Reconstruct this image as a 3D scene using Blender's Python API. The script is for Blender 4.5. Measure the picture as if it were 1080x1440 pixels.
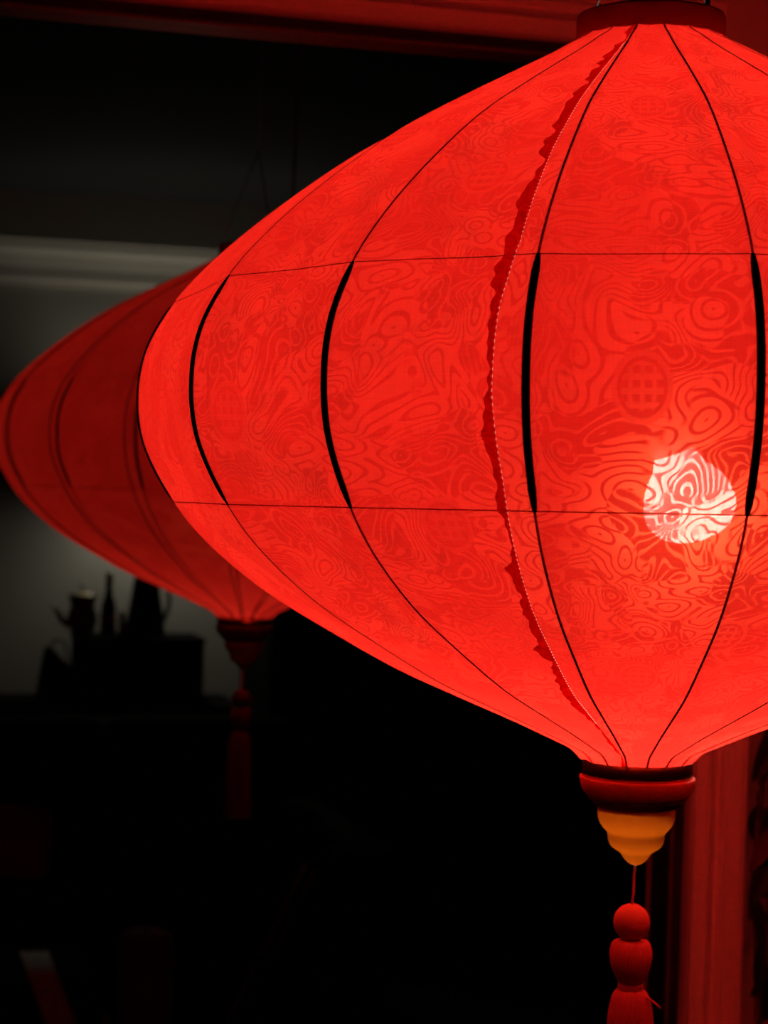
import bpy, bmesh, math, random
from mathutils import Vector, Matrix, noise as mnoise

random.seed(7)
sc = bpy.context.scene
for o in list(bpy.data.objects):
    bpy.data.objects.remove(o, do_unlink=True)
COL = sc.collection
PI = math.pi

# ------------------------------------------------------------------ camera, world, exposure
F_PX = 2780.0
EYE = Vector((0.0, 0.0, 1.60))
PITCH = math.atan(30.0 / F_PX)
ROLL = 0.031
CAM_M = Matrix.Rotation(PI / 2 - PITCH, 4, 'X') @ Matrix.Rotation(ROLL, 4, 'Z')
cam_d = bpy.data.cameras.new('camera')
cam = bpy.data.objects.new('camera', cam_d)
COL.objects.link(cam)
cam.matrix_world = Matrix.Translation(EYE) @ CAM_M
cam_d.sensor_fit = 'VERTICAL'
cam_d.sensor_height = 24.0
cam_d.lens = F_PX / 1440.0 * 24.0
cam_d.clip_start = 0.02
cam_d.dof.use_dof = True
cam_d.dof.focus_distance = 1.02
cam_d.dof.aperture_fstop = 9.0
sc.camera = cam

w = bpy.data.worlds.new('night'); sc.world = w; w.use_nodes = True
w.node_tree.nodes['Background'].inputs[0].default_value = (0.5, 0.55, 0.6, 1)
w.node_tree.nodes['Background'].inputs[1].default_value = 0.0004

sc.view_settings.view_transform = 'Standard'
sc.view_settings.look = 'None'
sc.view_settings.exposure = 0.0
sc.view_settings.gamma = 1.0
sc.view_settings.use_curve_mapping = False
sc.cycles.max_bounces = 6
sc.cycles.diffuse_bounces = 4
sc.cycles.transmission_bounces = 4
sc.cycles.transparent_max_bounces = 8
sc.cycles.use_denoising = True

BULB_POWER = 180.0        # radiance of the near lantern's bulb
REFL_BULB_POWER = 34.0        # radiance of the bulb that lights the lantern's built reflection
UNSEEN_LAMP_POWER = 190.0      # radiance of the unseen wall lamp's bulb


def at(px, py, depth):
    """world point seen at a pixel of the 1080x1440 frame, at a depth along the view axis"""
    v = Vector(((px - 540) / F_PX * depth, -(py - 720) / F_PX * depth, -depth))
    return EYE + (CAM_M.to_3x3() @ v)


# ------------------------------------------------------------------ helpers
def link(name, me, mat=None, parent=None):
    o = bpy.data.objects.new(name, me)
    COL.objects.link(o)
    if mat is not None and me is not None:
        me.materials.clear(); me.materials.append(mat)
    if parent is not None:
        o.parent = parent
    return o


def tag(o, label=None, cat=None, group=None, kind=None):
    if label: o['label'] = label
    if cat: o['category'] = cat
    if group: o['group'] = group
    if kind: o['kind'] = kind
    return o


def empty(name, loc=(0, 0, 0), rz=0.0):
    o = bpy.data.objects.new(name, None)
    COL.objects.link(o)
    o.location = loc; o.rotation_euler = (0, 0, rz)
    o.empty_display_size = 0.02
    return o


def mesh(name, verts, faces, smooth=False):
    me = bpy.data.meshes.new(name)
    me.from_pydata([tuple(v) for v in verts], [], faces)
    if smooth:
        for p in me.polygons: p.use_smooth = True
    me.update()
    return me


class MB:
    def __init__(s): s.v = []; s.f = []

    def add(s, verts, faces):
        b = len(s.v); s.v += [Vector(v) for v in verts]
        s.f += [tuple(b + i for i in f) for f in faces]
        return s

    def box(s, a, b, m=None):
        x0, y0, z0 = a; x1, y1, z1 = b
        vs = [Vector(p) for p in ((x0, y0, z0), (x1, y0, z0), (x1, y1, z0), (x0, y1, z0),
                                  (x0, y0, z1), (x1, y0, z1), (x1, y1, z1), (x0, y1, z1))]
        if m is not None: vs = [m @ p for p in vs]
        return s.add(vs, [(0, 3, 2, 1), (4, 5, 6, 7), (0, 1, 5, 4), (1, 2, 6, 5), (2, 3, 7, 6), (3, 0, 4, 7)])

    def lathe(s, prof, n=48, c=(0, 0), ridge=None, cap=False):
        vs, fs = [], []
        m = len(prof)
        for i in range(n):
            a = 2 * PI * i / n
            for j, (r, z) in enumerate(prof):
                rr = r * (ridge(a, j / (m - 1)) if ridge else 1)
                vs.append((c[0] + rr * math.cos(a), c[1] + rr * math.sin(a), z))
        for i in range(n):
            k = (i + 1) % n
            for j in range(m - 1):
                fs.append((i * m + j, k * m + j, k * m + j + 1, i * m + j + 1))
        if cap:
            fs.append(tuple(i * m for i in range(n))[::-1])
            fs.append(tuple(i * m + m - 1 for i in range(n)))
        return s.add(vs, fs)

    def tube(s, pts, r, n=6, closed=False, radii=None):
        pts = [Vector(p) for p in pts]
        m = len(pts)
        vs, fs = [], []
        a = None
        for i, p in enumerate(pts):
            if closed: t = pts[(i + 1) % m] - pts[i - 1]
            else: t = pts[min(i + 1, m - 1)] - pts[max(i - 1, 0)]
            t.normalize()
            if a is None:
                ref = Vector((0, 0, 1)) if abs(t.z) < 0.9 else Vector((1, 0, 0))
                a = t.cross(ref).normalized()
            else: a = (a - t * a.dot(t)).normalized()
            b = t.cross(a).normalized()
            rr = radii[i] if radii else r
            for k in range(n):
                an = 2 * PI * k / n
                vs.append(p + a * (rr * math.cos(an)) + b * (rr * math.sin(an)))
        last = m if closed else m - 1
        for i in range(last):
            j = (i + 1) % m
            for k in range(n):
                l = (k + 1) % n
                fs.append((i * n + k, i * n + l, j * n + l, j * n + k))
        if not closed:
            fs.append(tuple(range(n))[::-1]); fs.append(tuple((m - 1) * n + k for k in range(n)))
        return s.add(vs, fs)

    def build(s, name, mat, parent=None, smooth=False, bevel=0.0, loc=None):
        vs = s.v
        if loc is not None: vs = [v - Vector(loc) for v in vs]
        me = mesh(name, vs, s.f, smooth)
        bm = bmesh.new(); bm.from_mesh(me)
        bmesh.ops.recalc_face_normals(bm, faces=bm.faces)
        if bevel > 0:
            bmesh.ops.bevel(bm, geom=list(bm.edges), offset=bevel, segments=2, affect='EDGES', profile=0.6)
        bm.to_mesh(me); bm.free()
        o = link(name, me, mat, parent)
        if loc is not None: o.location = loc
        return o


# ------------------------------------------------------------------ node materials
class NT:
    def __init__(s, name, dims='3D'):
        s.dims = dims
        s.m = bpy.data.materials.new(name); s.m.use_nodes = True
        s.t = s.m.node_tree; s.t.nodes.clear()
        s.out = s.t.nodes.new('ShaderNodeOutputMaterial')

    def n(s, kind, **kw):
        nd = s.t.nodes.new('ShaderNode' + kind)
        for k, v in kw.items():
            if k.startswith('i_'): s.put(nd.inputs[k[2:].replace('_', ' ')], v)
            else: setattr(nd, k, v)
        return nd

    def put(s, sock, v):
        if isinstance(v, bpy.types.NodeSocket): s.t.links.new(v, sock)
        elif isinstance(v, (tuple, list)) and len(v) == 3 and sock.type == 'RGBA': sock.default_value = (*v, 1)
        else: sock.default_value = v

    def math(s, op, a, b=None, c=None, clamp=False):
        nd = s.t.nodes.new('ShaderNodeMath'); nd.operation = op; nd.use_clamp = clamp
        s.put(nd.inputs[0], a)
        if b is not None: s.put(nd.inputs[1], b)
        if c is not None: s.put(nd.inputs[2], c)
        return nd.outputs[0]

    def step(s, v, lo, hi):
        nd = s.t.nodes.new('ShaderNodeMapRange'); nd.interpolation_type = 'SMOOTHSTEP'
        s.put(nd.inputs[0], v); nd.inputs[1].default_value = lo; nd.inputs[2].default_value = hi
        return nd.outputs[0]

    def mixf(s, f, a, b):
        nd = s.t.nodes.new('ShaderNodeMix'); nd.data_type = 'FLOAT'
        s.put(nd.inputs[0], f); s.put(nd.inputs[2], a); s.put(nd.inputs[3], b)
        return nd.outputs[0]

    def mixc(s, f, a, b):
        nd = s.t.nodes.new('ShaderNodeMix'); nd.data_type = 'RGBA'
        s.put(nd.inputs[0], f); s.put(nd.inputs[6], a); s.put(nd.inputs[7], b)
        return nd.outputs[2]

    def noise(s, vec, scale, detail=2.0, rough=0.5, dist=0.0):
        nd = s.n('TexNoise'); nd.noise_dimensions = s.dims; s.put(nd.inputs['Vector'], vec)
        nd.inputs['Scale'].default_value = scale; nd.inputs['Detail'].default_value = detail
        nd.inputs['Roughness'].default_value = rough; nd.inputs['Distortion'].default_value = dist
        return nd

    def mix(s, f, a, b):
        nd = s.n('MixShader'); s.put(nd.inputs[0], f)
        s.t.links.new(a, nd.inputs[1]); s.t.links.new(b, nd.inputs[2])
        return nd.outputs[0]

    def finish(s, sh):
        s.t.links.new(sh, s.out.inputs['Surface']); return s.m


def paint(name, col, rough=0.5, var=0.12, scale=20.0, bump=0.0, bscale=200.0, metallic=0.0, sheen=0.0, spec=0.5):
    t = NT(name)
    tc = t.n('TexCoord').outputs['Object']
    nz = t.noise(tc, scale, 4.0, 0.6)
    c0 = tuple(max(0, c * (1 - var)) for c in col); c1 = tuple(min(1, c * (1 + var)) for c in col)
    cc = t.mixc(nz.outputs[0], c0, c1)
    b = t.n('BsdfPrincipled'); t.put(b.inputs['Base Color'], cc)
    b.inputs['Roughness'].default_value = rough; b.inputs['Metallic'].default_value = metallic
    b.inputs['Specular IOR Level'].default_value = spec
    if sheen: b.inputs['Sheen Weight'].default_value = sheen
    if bump:
        bn = t.noise(tc, bscale, 3.0, 0.6)
        bp = t.n('Bump'); bp.inputs['Strength'].default_value = bump; bp.inputs['Distance'].default_value = 0.002
        t.put(bp.inputs['Height'], bn.outputs[0]); t.put(b.inputs['Normal'], bp.outputs[0])
    return t.finish(b.outputs[0])


def emitter(name, col, strength):
    t = NT(name)
    e = t.n('Emission'); t.put(e.inputs[0], col); e.inputs[1].default_value = strength
    return t.finish(e.outputs[0])


def silk_material():
    t = NT('red_brocade_silk', '2D')
    uv = t.n('UVMap'); uv.uv_map = 'cloth'
    V = uv.outputs[0]
    sep = t.n('SeparateXYZ'); t.put(sep.inputs[0], V)
    U, W = sep.outputs[0], sep.outputs[1]
    # warped cloth coordinates for the scrolling damask figure
    wz = t.noise(V, 13.0, 1.5, 0.5)
    wd = t.n('VectorMath', operation='SUBTRACT'); t.put(wd.inputs[0], wz.outputs['Color']); wd.inputs[1].default_value = (0.5, 0.5, 0.5)
    ws = t.n('VectorMath', operation='SCALE'); t.put(ws.inputs[0], wd.outputs[0]); ws.inputs['Scale'].default_value = 0.055
    va = t.n('VectorMath', operation='ADD'); t.put(va.inputs[0], V); t.put(va.inputs[1], ws.outputs[0])
    V2 = va.outputs[0]
    n1 = t.noise(V2, 40.0, 0.6, 0.4)
    s1 = t.math('ABSOLUTE', t.math('SINE', t.math('MULTIPLY', n1.outputs[0], 40.0)))
    l1 = t.step(s1, 0.62, 0.30)                                   # thin contour lines
    vo = t.n('TexVoronoi', feature='SMOOTH_F1', voronoi_dimensions='2D'); t.put(vo.inputs['Vector'], V2); vo.inputs['Scale'].default_value = 52.0
    vo.inputs['Smoothness'].default_value = 0.25
    s2 = t.math('ABSOLUTE', t.math('SINE', t.math('MULTIPLY', vo.outputs['Distance'], 12.5)))
    l2 = t.step(s2, 0.60, 0.30)
    msk = t.step(t.noise(V, 24.0, 1.0).outputs[0], 0.47, 0.53)
    line = t.mixf(msk, l1, l2)
    petal = t.step(t.noise(V2, 31.0, 1.0).outputs[0], 0.475, 0.495)  # filled petals and leaves
    fig = t.mixf(petal, t.math('MULTIPLY', line, 0.85), t.math('SUBTRACT', 1.0, line))
    plain = t.math('MULTIPLY', t.step(t.noise(V, 9.0, 1.0).outputs[0], 0.52, 0.62), 0.38)
    fig = t.math('MULTIPLY', fig, t.math('SUBTRACT', 1.0, plain))
    # oval longevity medallions in staggered rows
    CX, CY = 0.118, 0.104
    row = t.math('FLOOR', t.math('DIVIDE', W, CY))
    par = t.math('FLOORED_MODULO', row, 2.0)
    ux = t.math('ADD', t.math('DIVIDE', U, CX), t.math('MULTIPLY', par, 0.5))
    mx = t.math('MULTIPLY', t.math('SUBTRACT', t.math('FRACT', ux), 0.5), CX)
    my = t.math('MULTIPLY', t.math('SUBTRACT', t.math('FRACT', t.math('DIVIDE', W, CY)), 0.5), CY)
    ex = t.math('DIVIDE', mx, 0.0132); ey = t.math('DIVIDE', my, 0.0172)
    e = t.math('SQRT', t.math('ADD', t.math('MULTIPLY', ex, ex), t.math('MULTIPLY', ey, ey)))
    inside = t.step(e, 1.04, 0.98)
    ring = t.math('MULTIPLY', t.step(e, 0.80, 0.86), inside)
    ax = t.math('ABSOLUTE', mx)
    hb = t.step(t.math('SINE', t.math('MULTIPLY', my, 2 * PI / 0.0066)), -0.05, 0.3)
    vb = t.step(t.math('ABSOLUTE', t.math('SUBTRACT', ax, 0.0052)), 0.0012, 0.0007)
    cb = t.step(ax, 0.0012, 0.0007)
    vb = t.math('MULTIPLY', t.math('MAXIMUM', vb, cb), t.step(t.math('ABSOLUTE', my), 0.0112, 0.0102))
    core = t.math('MULTIPLY', t.math('MAXIMUM', hb, vb), t.step(e, 0.74, 0.68))
    med = t.math('MAXIMUM', ring, core)
    fig = t.mixf(inside, fig, t.math('MULTIPLY', med, 0.5))
    # woven threads: fine slubs along warp and weft
    mp = t.n('Mapping'); t.put(mp.inputs['Vector'], V); mp.inputs['Scale'].default_value = (900.0, 60.0, 1.0)
    th = t.noise(mp.outputs[0], 1.0, 2.0, 0.6).outputs[0]
    mp2 = t.n('Mapping'); t.put(mp2.inputs['Vector'], V); mp2.inputs['Scale'].default_value = (50.0, 1100.0, 1.0)
    th2 = t.noise(mp2.outputs[0], 1.0, 2.0, 0.6).outputs[0]
    weave = t.math('ADD', t.math('MULTIPLY', t.math('SUBTRACT', th, 0.5), 0.22), t.math('MULTIPLY', t.math('SUBTRACT', th2, 0.5), 0.22))
    # needle holes along the one sewn seam
    at_ = t.n('Attribute'); at_.attribute_name = 'seam'; at_.attribute_type = 'GEOMETRY'
    sd = t.math('ABSOLUTE', at_.outputs['Fac'])
    hole = t.math('MULTIPLY', t.step(sd, 0.00080, 0.00040),
                  t.step(t.math('SINE', t.math('MULTIPLY', W, 2 * PI / 0.0033)), 0.0, 0.45))
    dens = t.math('ADD', t.mixf(fig, 0.895, 1.055), weave)
    colr = t.n('VectorMath', operation='SCALE')
    base = t.mixc(fig, (0.74, 0.0190, 0.0118), (0.76, 0.0265, 0.0152))
    t.put(colr.inputs[0], base); t.put(colr.inputs['Scale'], dens)
    tcol = t.mixc(hole, colr.outputs[0], (1.0, 0.50, 0.42))
    tr = t.n('BsdfTranslucent'); t.put(tr.inputs['Color'], tcol)
    df = t.n('BsdfDiffuse'); t.put(df.inputs['Color'], (0.70, 0.022, 0.015))
    rf = t.n('BsdfRefraction'); t.put(rf.inputs['Color'], (0.92, 0.10, 0.030))
    rf.inputs['Roughness'].default_value = 0.95; rf.inputs['IOR'].default_value = 1.16
    tp = t.n('BsdfTransparent'); t.put(tp.inputs['Color'], (1.0, 0.46, 0.42))
    body = t.mix(0.36, tr.outputs[0], df.outputs[0])
    body = t.mix(t.mixf(fig, 0.004, 0.023), body, rf.outputs[0])
    gap = t.math('MULTIPLY', t.mixf(fig, 0.0016, 0.0085), t.math('ADD', 0.35, t.math('MULTIPLY', th, 1.3)))
    return t.finish(t.mix(gap, body, tp.outputs[0]))


def amber_material():
    t = NT('amber_gold_resin')
    tc = t.n('TexCoord').outputs['Object']
    nz = t.noise(tc, 120.0, 3.0).outputs[0]
    cc = t.mixc(nz, (0.26, 0.043, 0.0012), (0.33, 0.060, 0.0020))
    tr = t.n('BsdfTranslucent'); t.put(tr.inputs[0], cc)
    b = t.n('BsdfPrincipled'); t.put(b.inputs['Base Color'], cc); b.inputs['Roughness'].default_value = 0.4
    return t.finish(t.mix(0.5, tr.outputs[0], b.outputs[0]))


def glass_material():
    t = NT('window_glass')
    fr = t.n('Fresnel'); fr.inputs['IOR'].default_value = 1.2
    gl = t.n('BsdfGlossy'); t.put(gl.inputs['Color'], (1, 1, 1)); gl.inputs['Roughness'].default_value = 0.0
    tp = t.n('BsdfTransparent'); t.put(tp.inputs['Color'], (0.96, 0.97, 0.96))
    return t.finish(t.mix(fr.outputs[0], tp.outputs[0], gl.outputs[0]))


def thread_material(name, col):
    t = NT(name)
    tc = t.n('TexCoord').outputs['Object']
    mp = t.n('Mapping'); t.put(mp.inputs['Vector'], tc); mp.inputs['Scale'].default_value = (1500, 1500, 60)
    nz = t.noise(mp.outputs[0], 1.0, 2.0).outputs[0]
    cc = t.mixc(nz, tuple(c * 0.82 for c in col), col)
    b = t.n('BsdfPrincipled'); t.put(b.inputs['Base Color'], cc); b.inputs['Roughness'].default_value = 0.38
    b.inputs['Specular IOR Level'].default_value = 0.7
    bp = t.n('Bump'); bp.inputs['Strength'].default_value = 0.8; bp.inputs['Distance'].default_value = 0.0006
    t.put(bp.inputs['Height'], nz); t.put(b.inputs['Normal'], bp.outputs[0])
    return t.finish(b.outputs[0])


M = {
    'silk': silk_material(),
    'black_sleeve': paint('black_rib_sleeve', (0.010, 0.006, 0.006), 0.6),
    'wire': paint('dark_rib_wire', (0.035, 0.006, 0.005), 0.55),
    'thread': paint('dark_red_thread', (0.30, 0.012, 0.010), 0.8),
    'ring': paint('dark_red_ring_paint', (0.50, 0.055, 0.045), 0.5, 0.2, 60, 0.25, 150),
    'cup': paint('worn_red_wood_paint', (0.46, 0.10, 0.065), 0.55, 0.3, 90, 0.5, 260),
    'groove': paint('dark_worn_groove', (0.12, 0.008, 0.006), 0.7, 0.4, 150, 0.7, 400),
    'brass': paint('tarnished_brass', (0.55, 0.36, 0.13), 0.28, 0.25, 80, 0.1, 200, metallic=1.0),
    'amber': amber_material(),
    'cord': thread_material('pink_red_cord', (0.85, 0.45, 0.50)),
    'bead': paint('red_felt_bead', (0.90, 0.33, 0.26), 0.6, 0.15, 150, 0.4, 500),
    'tassel': thread_material('red_tassel_thread', (1.0, 0.34, 0.34)),
    'dim_tassel': thread_material('dimmed_reflection_thread', (0.07, 0.006, 0.005)),  # darkened copy of the tassel thread, for the dim reflection
    'dim_amber': paint('dimmed_reflection_gold', (0.15, 0.05, 0.01), 0.5),  # darkened copy of the finial colour, for the dim reflection
    'socket': paint('white_socket_plastic', (0.7, 0.68, 0.65), 0.4),
    'cable': paint('dark_cable', (0.03, 0.02, 0.02), 0.5),
    'bulb': emitter('warm_white_bulb', (1.0, 0.93, 0.86), BULB_POWER),
    'bulb_refl': emitter('reflected_lantern_bulb', (1.0, 0.90, 0.80), REFL_BULB_POWER),  # weaker bulb gives the built reflection its lower brightness
    'white_trim': paint('white_gloss_trim_paint', (0.90, 0.88, 0.85), 0.42, 0.04, 30, 0.12, 120),
    'wall': paint('cream_wall_paint', (0.62, 0.58, 0.52), 0.8, 0.06, 12, 0.2, 260),
    'sash': paint('dark_sash_paint', (0.016, 0.012, 0.012), 0.4),
    'bead_strip': paint('brown_glazing_bead', (0.16, 0.10, 0.07), 0.5),
    'glass': glass_material(),
    'far_wall': paint('grey_green_wall_paint', (0.47, 0.47, 0.42), 0.9, 0.05, 3),
    'cornice': paint('off_white_cornice', (0.66, 0.63, 0.55), 0.8, 0.04, 8),
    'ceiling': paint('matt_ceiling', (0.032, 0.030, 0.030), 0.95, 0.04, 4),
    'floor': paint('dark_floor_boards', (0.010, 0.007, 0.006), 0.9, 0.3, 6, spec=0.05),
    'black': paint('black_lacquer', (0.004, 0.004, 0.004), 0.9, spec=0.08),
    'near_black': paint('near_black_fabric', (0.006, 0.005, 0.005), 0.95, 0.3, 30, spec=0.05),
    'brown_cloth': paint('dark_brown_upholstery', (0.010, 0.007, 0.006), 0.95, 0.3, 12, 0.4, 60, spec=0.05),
    'pewter': paint('dull_pewter_glaze', (0.50, 0.46, 0.38), 0.3, 0.2, 30),
    'knob': paint('pale_porcelain', (0.75, 0.73, 0.68), 0.2),
    'bottle': paint('dark_green_bottle_glass', (0.012, 0.016, 0.010), 0.12),
    'foil': paint('olive_foil', (0.40, 0.40, 0.26), 0.4),
    'jar': paint('tan_ceramic', (0.55, 0.47, 0.28), 0.35),
    'vase': paint('dark_brown_glaze', (0.018, 0.013, 0.011), 0.5),
    'tote': paint('black_canvas', (0.008, 0.007, 0.007), 0.95),
    'piping': paint('olive_piping', (0.11, 0.09, 0.05), 0.8),
    'maroon': paint('maroon_velvet', (0.22, 0.016, 0.014), 0.95, 0.2, 20),
    'dusty': paint('dusty_rose_fabric', (0.40, 0.20, 0.15), 0.95, 0.2, 20),
    'grey_cloth': paint('pale_grey_cloth', (0.80, 0.72, 0.66), 0.95, 0.1, 40, 0.3, 150),
    'pine': paint('pale_wood', (0.42, 0.34, 0.16), 0.6, 0.15, 30),
    'frame_edge': paint('red_brown_frame', (0.75, 0.30, 0.24), 0.35),
    'leaf': paint('dark_green_leaf', (0.016, 0.05, 0.016), 0.45, 0.3, 15),
    'leaf_red': paint('bronze_red_leaf', (0.15, 0.045, 0.03), 0.5, 0.3, 15),
    'stem': paint('brown_stem', (0.10, 0.06, 0.03), 0.8),
    'pot': paint('terracotta_pot', (0.36, 0.13, 0.07), 0.8, 0.15, 20, 0.3, 100),
    'soil': paint('dark_soil', (0.02, 0.014, 0.01), 1.0, 0.4, 60, 1.0, 120),
    'unseen_lamp': paint('unseen_lamp_bronze', (0.05, 0.04, 0.03), 0.5),
}

# ------------------------------------------------------------------ layout: lantern, its reflection and window plane
L1 = at(906, 545, 1.2)
L2 = at(352, 606, 2.40)
L2.z = L1.z
nrm = Vector((L2.x - L1.x, L2.y - L1.y, 0)).normalized()          # from this room into the reflected room behind the glass
alo = Vector((nrm.y, -nrm.x, 0))                                   # along the window wall, to the right
MID = (L1 + L2) / 2; MID.z = 0
WM = Matrix(((alo.x, nrm.x, 0, MID.x), (alo.y, nrm.y, 0, MID.y), (0, 0, 1, 0), (0, 0, 0, 1)))   # (t, q, z) -> world


def plane_tz(px, py, q):
    """t and z where the view ray of a pixel meets the plane at distance q behind the glass"""
    d = at(px, py, 1.0) - EYE
    o = MID + nrm * q
    s = (o - EYE).dot(nrm) / d.dot(nrm)
    p = EYE + d * s
    return (p - MID).dot(alo), p.z


def wroot(name, label=None, cat=None, kind=None):
    o = empty(name); o.matrix_world = WM
    return tag(o, label, cat, None, kind)


# ------------------------------------------------------------------ room shell
CASING_Q = -0.020
T_R, _ = plane_tz(962, 1160, 0.012)        # inner edge of the right casing
T_RO, _ = plane_tz(1047, 1160, CASING_Q)      # its outer edge
_, Z_H = plane_tz(560, 38, 0.012)          # lower edge of the head casing
CW = T_RO - T_R
T_L = -1.25
Z_S = 0.55
CEIL = 2.62
FAR_Q = 5.45

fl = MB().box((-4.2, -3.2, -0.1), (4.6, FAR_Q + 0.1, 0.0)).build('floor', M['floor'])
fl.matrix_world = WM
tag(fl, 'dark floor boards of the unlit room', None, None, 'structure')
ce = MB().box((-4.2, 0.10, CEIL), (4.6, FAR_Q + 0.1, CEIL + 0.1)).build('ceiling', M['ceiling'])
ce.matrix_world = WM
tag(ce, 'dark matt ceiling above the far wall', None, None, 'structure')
fw = MB().box((-4.2, FAR_Q, 0.0), (4.6, FAR_Q + 0.1, CEIL)).build('wall_far', M['far_wall'])
fw.matrix_world = WM
tag(fw, 'dim grey green wall behind the shelf clutter', None, None, 'structure')

ww = MB()
ww.box((T_R, 0.0, 0.0), (T_R + 2.6, 0.10, CEIL))
ww.box((-4.2, 0.0, 0.0), (T_L, 0.10, CEIL))
ww.box((T_L, 0.0, Z_H), (T_R, 0.10, CEIL))
ww.box((T_L, 0.0, 0.0), (T_R, 0.10, Z_S))
ww = ww.build('wall_window', M['wall']); ww.matrix_world = WM
tag(ww, 'cream wall around the window, lit red by the lantern', None, None, 'structure')

# cornice at the top of the far wall
_, Z_C = plane_tz(110, 403, FAR_Q - 0.02)
cpro = [(0.0, Z_C), (-0.02, Z_C), (-0.022, Z_C + 0.012), (-0.03, Z_C + 0.02), (-0.035, Z_C + 0.06),
        (-0.055, Z_C + 0.10), (-0.085, Z_C + 0.125), (-0.09, Z_C + 0.145), (-0.10, Z_C + 0.15), (-0.10, CEIL), (0.0, CEIL)]
vs = []; fs = []
for t_ in (-4.2, 4.6):
    for (q, z) in cpro: vs.append((t_, FAR_Q + q, z))
k = len(cpro)
for i in range(k): fs.append((i, (i + 1) % k, k + (i + 1) % k, k + i))
cn = MB().add(vs, fs).build('trim_4', M['cornice']); cn.matrix_world = WM
tag(cn, 'pale moulded cornice along the top of the far wall', None, None, 'structure')


def casing_profile(wd):
    """(across, proud) section from the inner to the outer edge of the moulded casing"""
    p = [(0.0, 0.0), (0.0, 0.010), (0.02, 0.0125), (0.22, 0.0140), (0.25, 0.0180), (0.275, 0.0185), (0.50, 0.0070), (0.53, 0.0075),
         (0.56, 0.0185), (0.60, 0.0200), (0.70, 0.0135), (0.72, 0.0150), (0.74, 0.0200), (0.90, 0.0225), (0.915, 0.0190), (0.93, 0.0190),
         (0.945, 0.0235), (1.0, 0.0240), (1.0, 0.0)]
    return [(a * wd, b) for a, b in p]


def extrude_profile(prof, fn, s0, s1):
    vs, fs = [], []
    n = len(prof)
    for s in (s0, s1):
        for (a, b) in prof: vs.append(fn(a, b, s))
    for i in range(n): fs.append((i, (i + 1) % n, n + (i + 1) % n, n + i))
    fs.append(tuple(range(n))); fs.append(tuple(range(n, 2 * n)))
    return vs, fs


pr = casing_profile(CW)
v, f = extrude_profile(pr, lambda a, b, s: (T_R + a, -b, s), Z_S - 0.02, Z_H)
jb = MB().add(v, f).build('trim_1', M['white_trim']); jb.matrix_world = WM
tag(jb, 'moulded upright window casing glowing red beside the tassel', None, None, 'structure')
v, f = extrude_profile(pr, lambda a, b, s: (s, -b, Z_H + a), T_L, T_R)
hd = MB().add(v, f).build('trim_2', M['white_trim']); hd.matrix_world = WM
tag(hd, 'moulded head casing across the top of the window', None, None, 'structure')
cb = MB().box((T_R - 0.001, -0.026, Z_H - 0.001), (T_R + CW + 0.002, 0.0, Z_H + CW + 0.002)).build('trim_3', M['white_trim'], bevel=0.0015)
cb.matrix_world = WM
tag(cb, 'plain square corner block where the two casings meet', None, None, 'structure')

# window: sash, bead, pane
win = wroot('window_1', 'dark framed window with a glass pane behind the lantern', None, 'structure')
RV = 0.012
sash = MB()
sash.box((T_R - RV, 0.012, Z_S), (T_R, 0.06, Z_H))
sash.box((T_L, 0.012, Z_S), (T_L + RV, 0.06, Z_H))
sash.box((T_L + RV, 0.012, Z_H - RV), (T_R - RV, 0.06, Z_H))
sash.box((T_L + RV, 0.012, Z_S), (T_R - RV, 0.06, Z_S + RV))
sash.build('window_frame', M['sash'], win)
E_ = 0.0012
MB().box((T_R - RV - E_, 0.010, Z_S + RV), (T_R - RV + E_, 0.016, Z_H - RV)).build('glazing_bead', M['bead_strip'], win)
MB().box((T_L + RV, 0.010, Z_H - RV - E_), (T_R - RV, 0.016, Z_H - RV + E_)).build('glazing_bead', M['bead_strip'], win)
pane = mesh('glass_pane', [(T_L + RV, 0.0, Z_S + RV), (T_R - RV, 0.0, Z_S + RV), (T_R - RV, 0.0, Z_H - RV), (T_L + RV, 0.0, Z_H - RV)], [(0, 1, 2, 3)])
link('glass_pane', pane, M['glass'], win)

# ------------------------------------------------------------------ the lantern
NR = 18
DA = 2 * PI / NR
PROF = [(0.0440, 0.2125), (0.0455, 0.2095), (0.0505, 0.2062), (0.0605, 0.2010), (0.0755, 0.1925), (0.1050, 0.1770), (0.1345, 0.1612), (0.1762, 0.1371),
        (0.2170, 0.1070), (0.2492, 0.0797), (0.2729, 0.0555), (0.2850, 0.0384), (0.2942, 0.0216), (0.2990, 0.0051), (0.3004, -0.0111),
        (0.2993, -0.0273), (0.2950, -0.0434), (0.2850, -0.0634), (0.2698, -0.0857), (0.2500, -0.1061), (0.2212, -0.1290), (0.1836, -0.1522),
        (0.1456, -0.1735), (0.1070, -0.1907), (0.0767, -0.2036), (0.0510, -0.2152), (0.0415, -0.2198), (0.0350, -0.2262)]
PROF = [(r * (1 + 0.022 * min(1.0, max(0.0, (r - 0.08) / 0.15))), z) for r, z in PROF]
Z_TU, Z_TL = 0.0465, -0.0743


def catmull(pts, sub):
    out = []
    n = len(pts)
    for i in range(n - 1):
        p0, p1, p2, p3 = (Vector(pts[max(i - 1, 0)]), Vector(pts[i]), Vector(pts[i + 1]), Vector(pts[min(i + 2, n - 1)]))
        for k in range(sub):
            u = k / sub
            out.append(0.5 * ((2 * p1) + (p2 - p0) * u + (2 * p0 - 5 * p1 + 4 * p2 - p3) * u * u + (3 * p1 - p0 - 3 * p2 + p3) * u ** 3))
    out.append(Vector(pts[-1]))
    return out


CURVE = catmull([Vector((a, b)) for a, b in PROF], 4)
ARC = [0.0]
for i in range(1, len(CURVE)): ARC.append(ARC[-1] + (CURVE[i] - CURVE[i - 1]).length)


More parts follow.
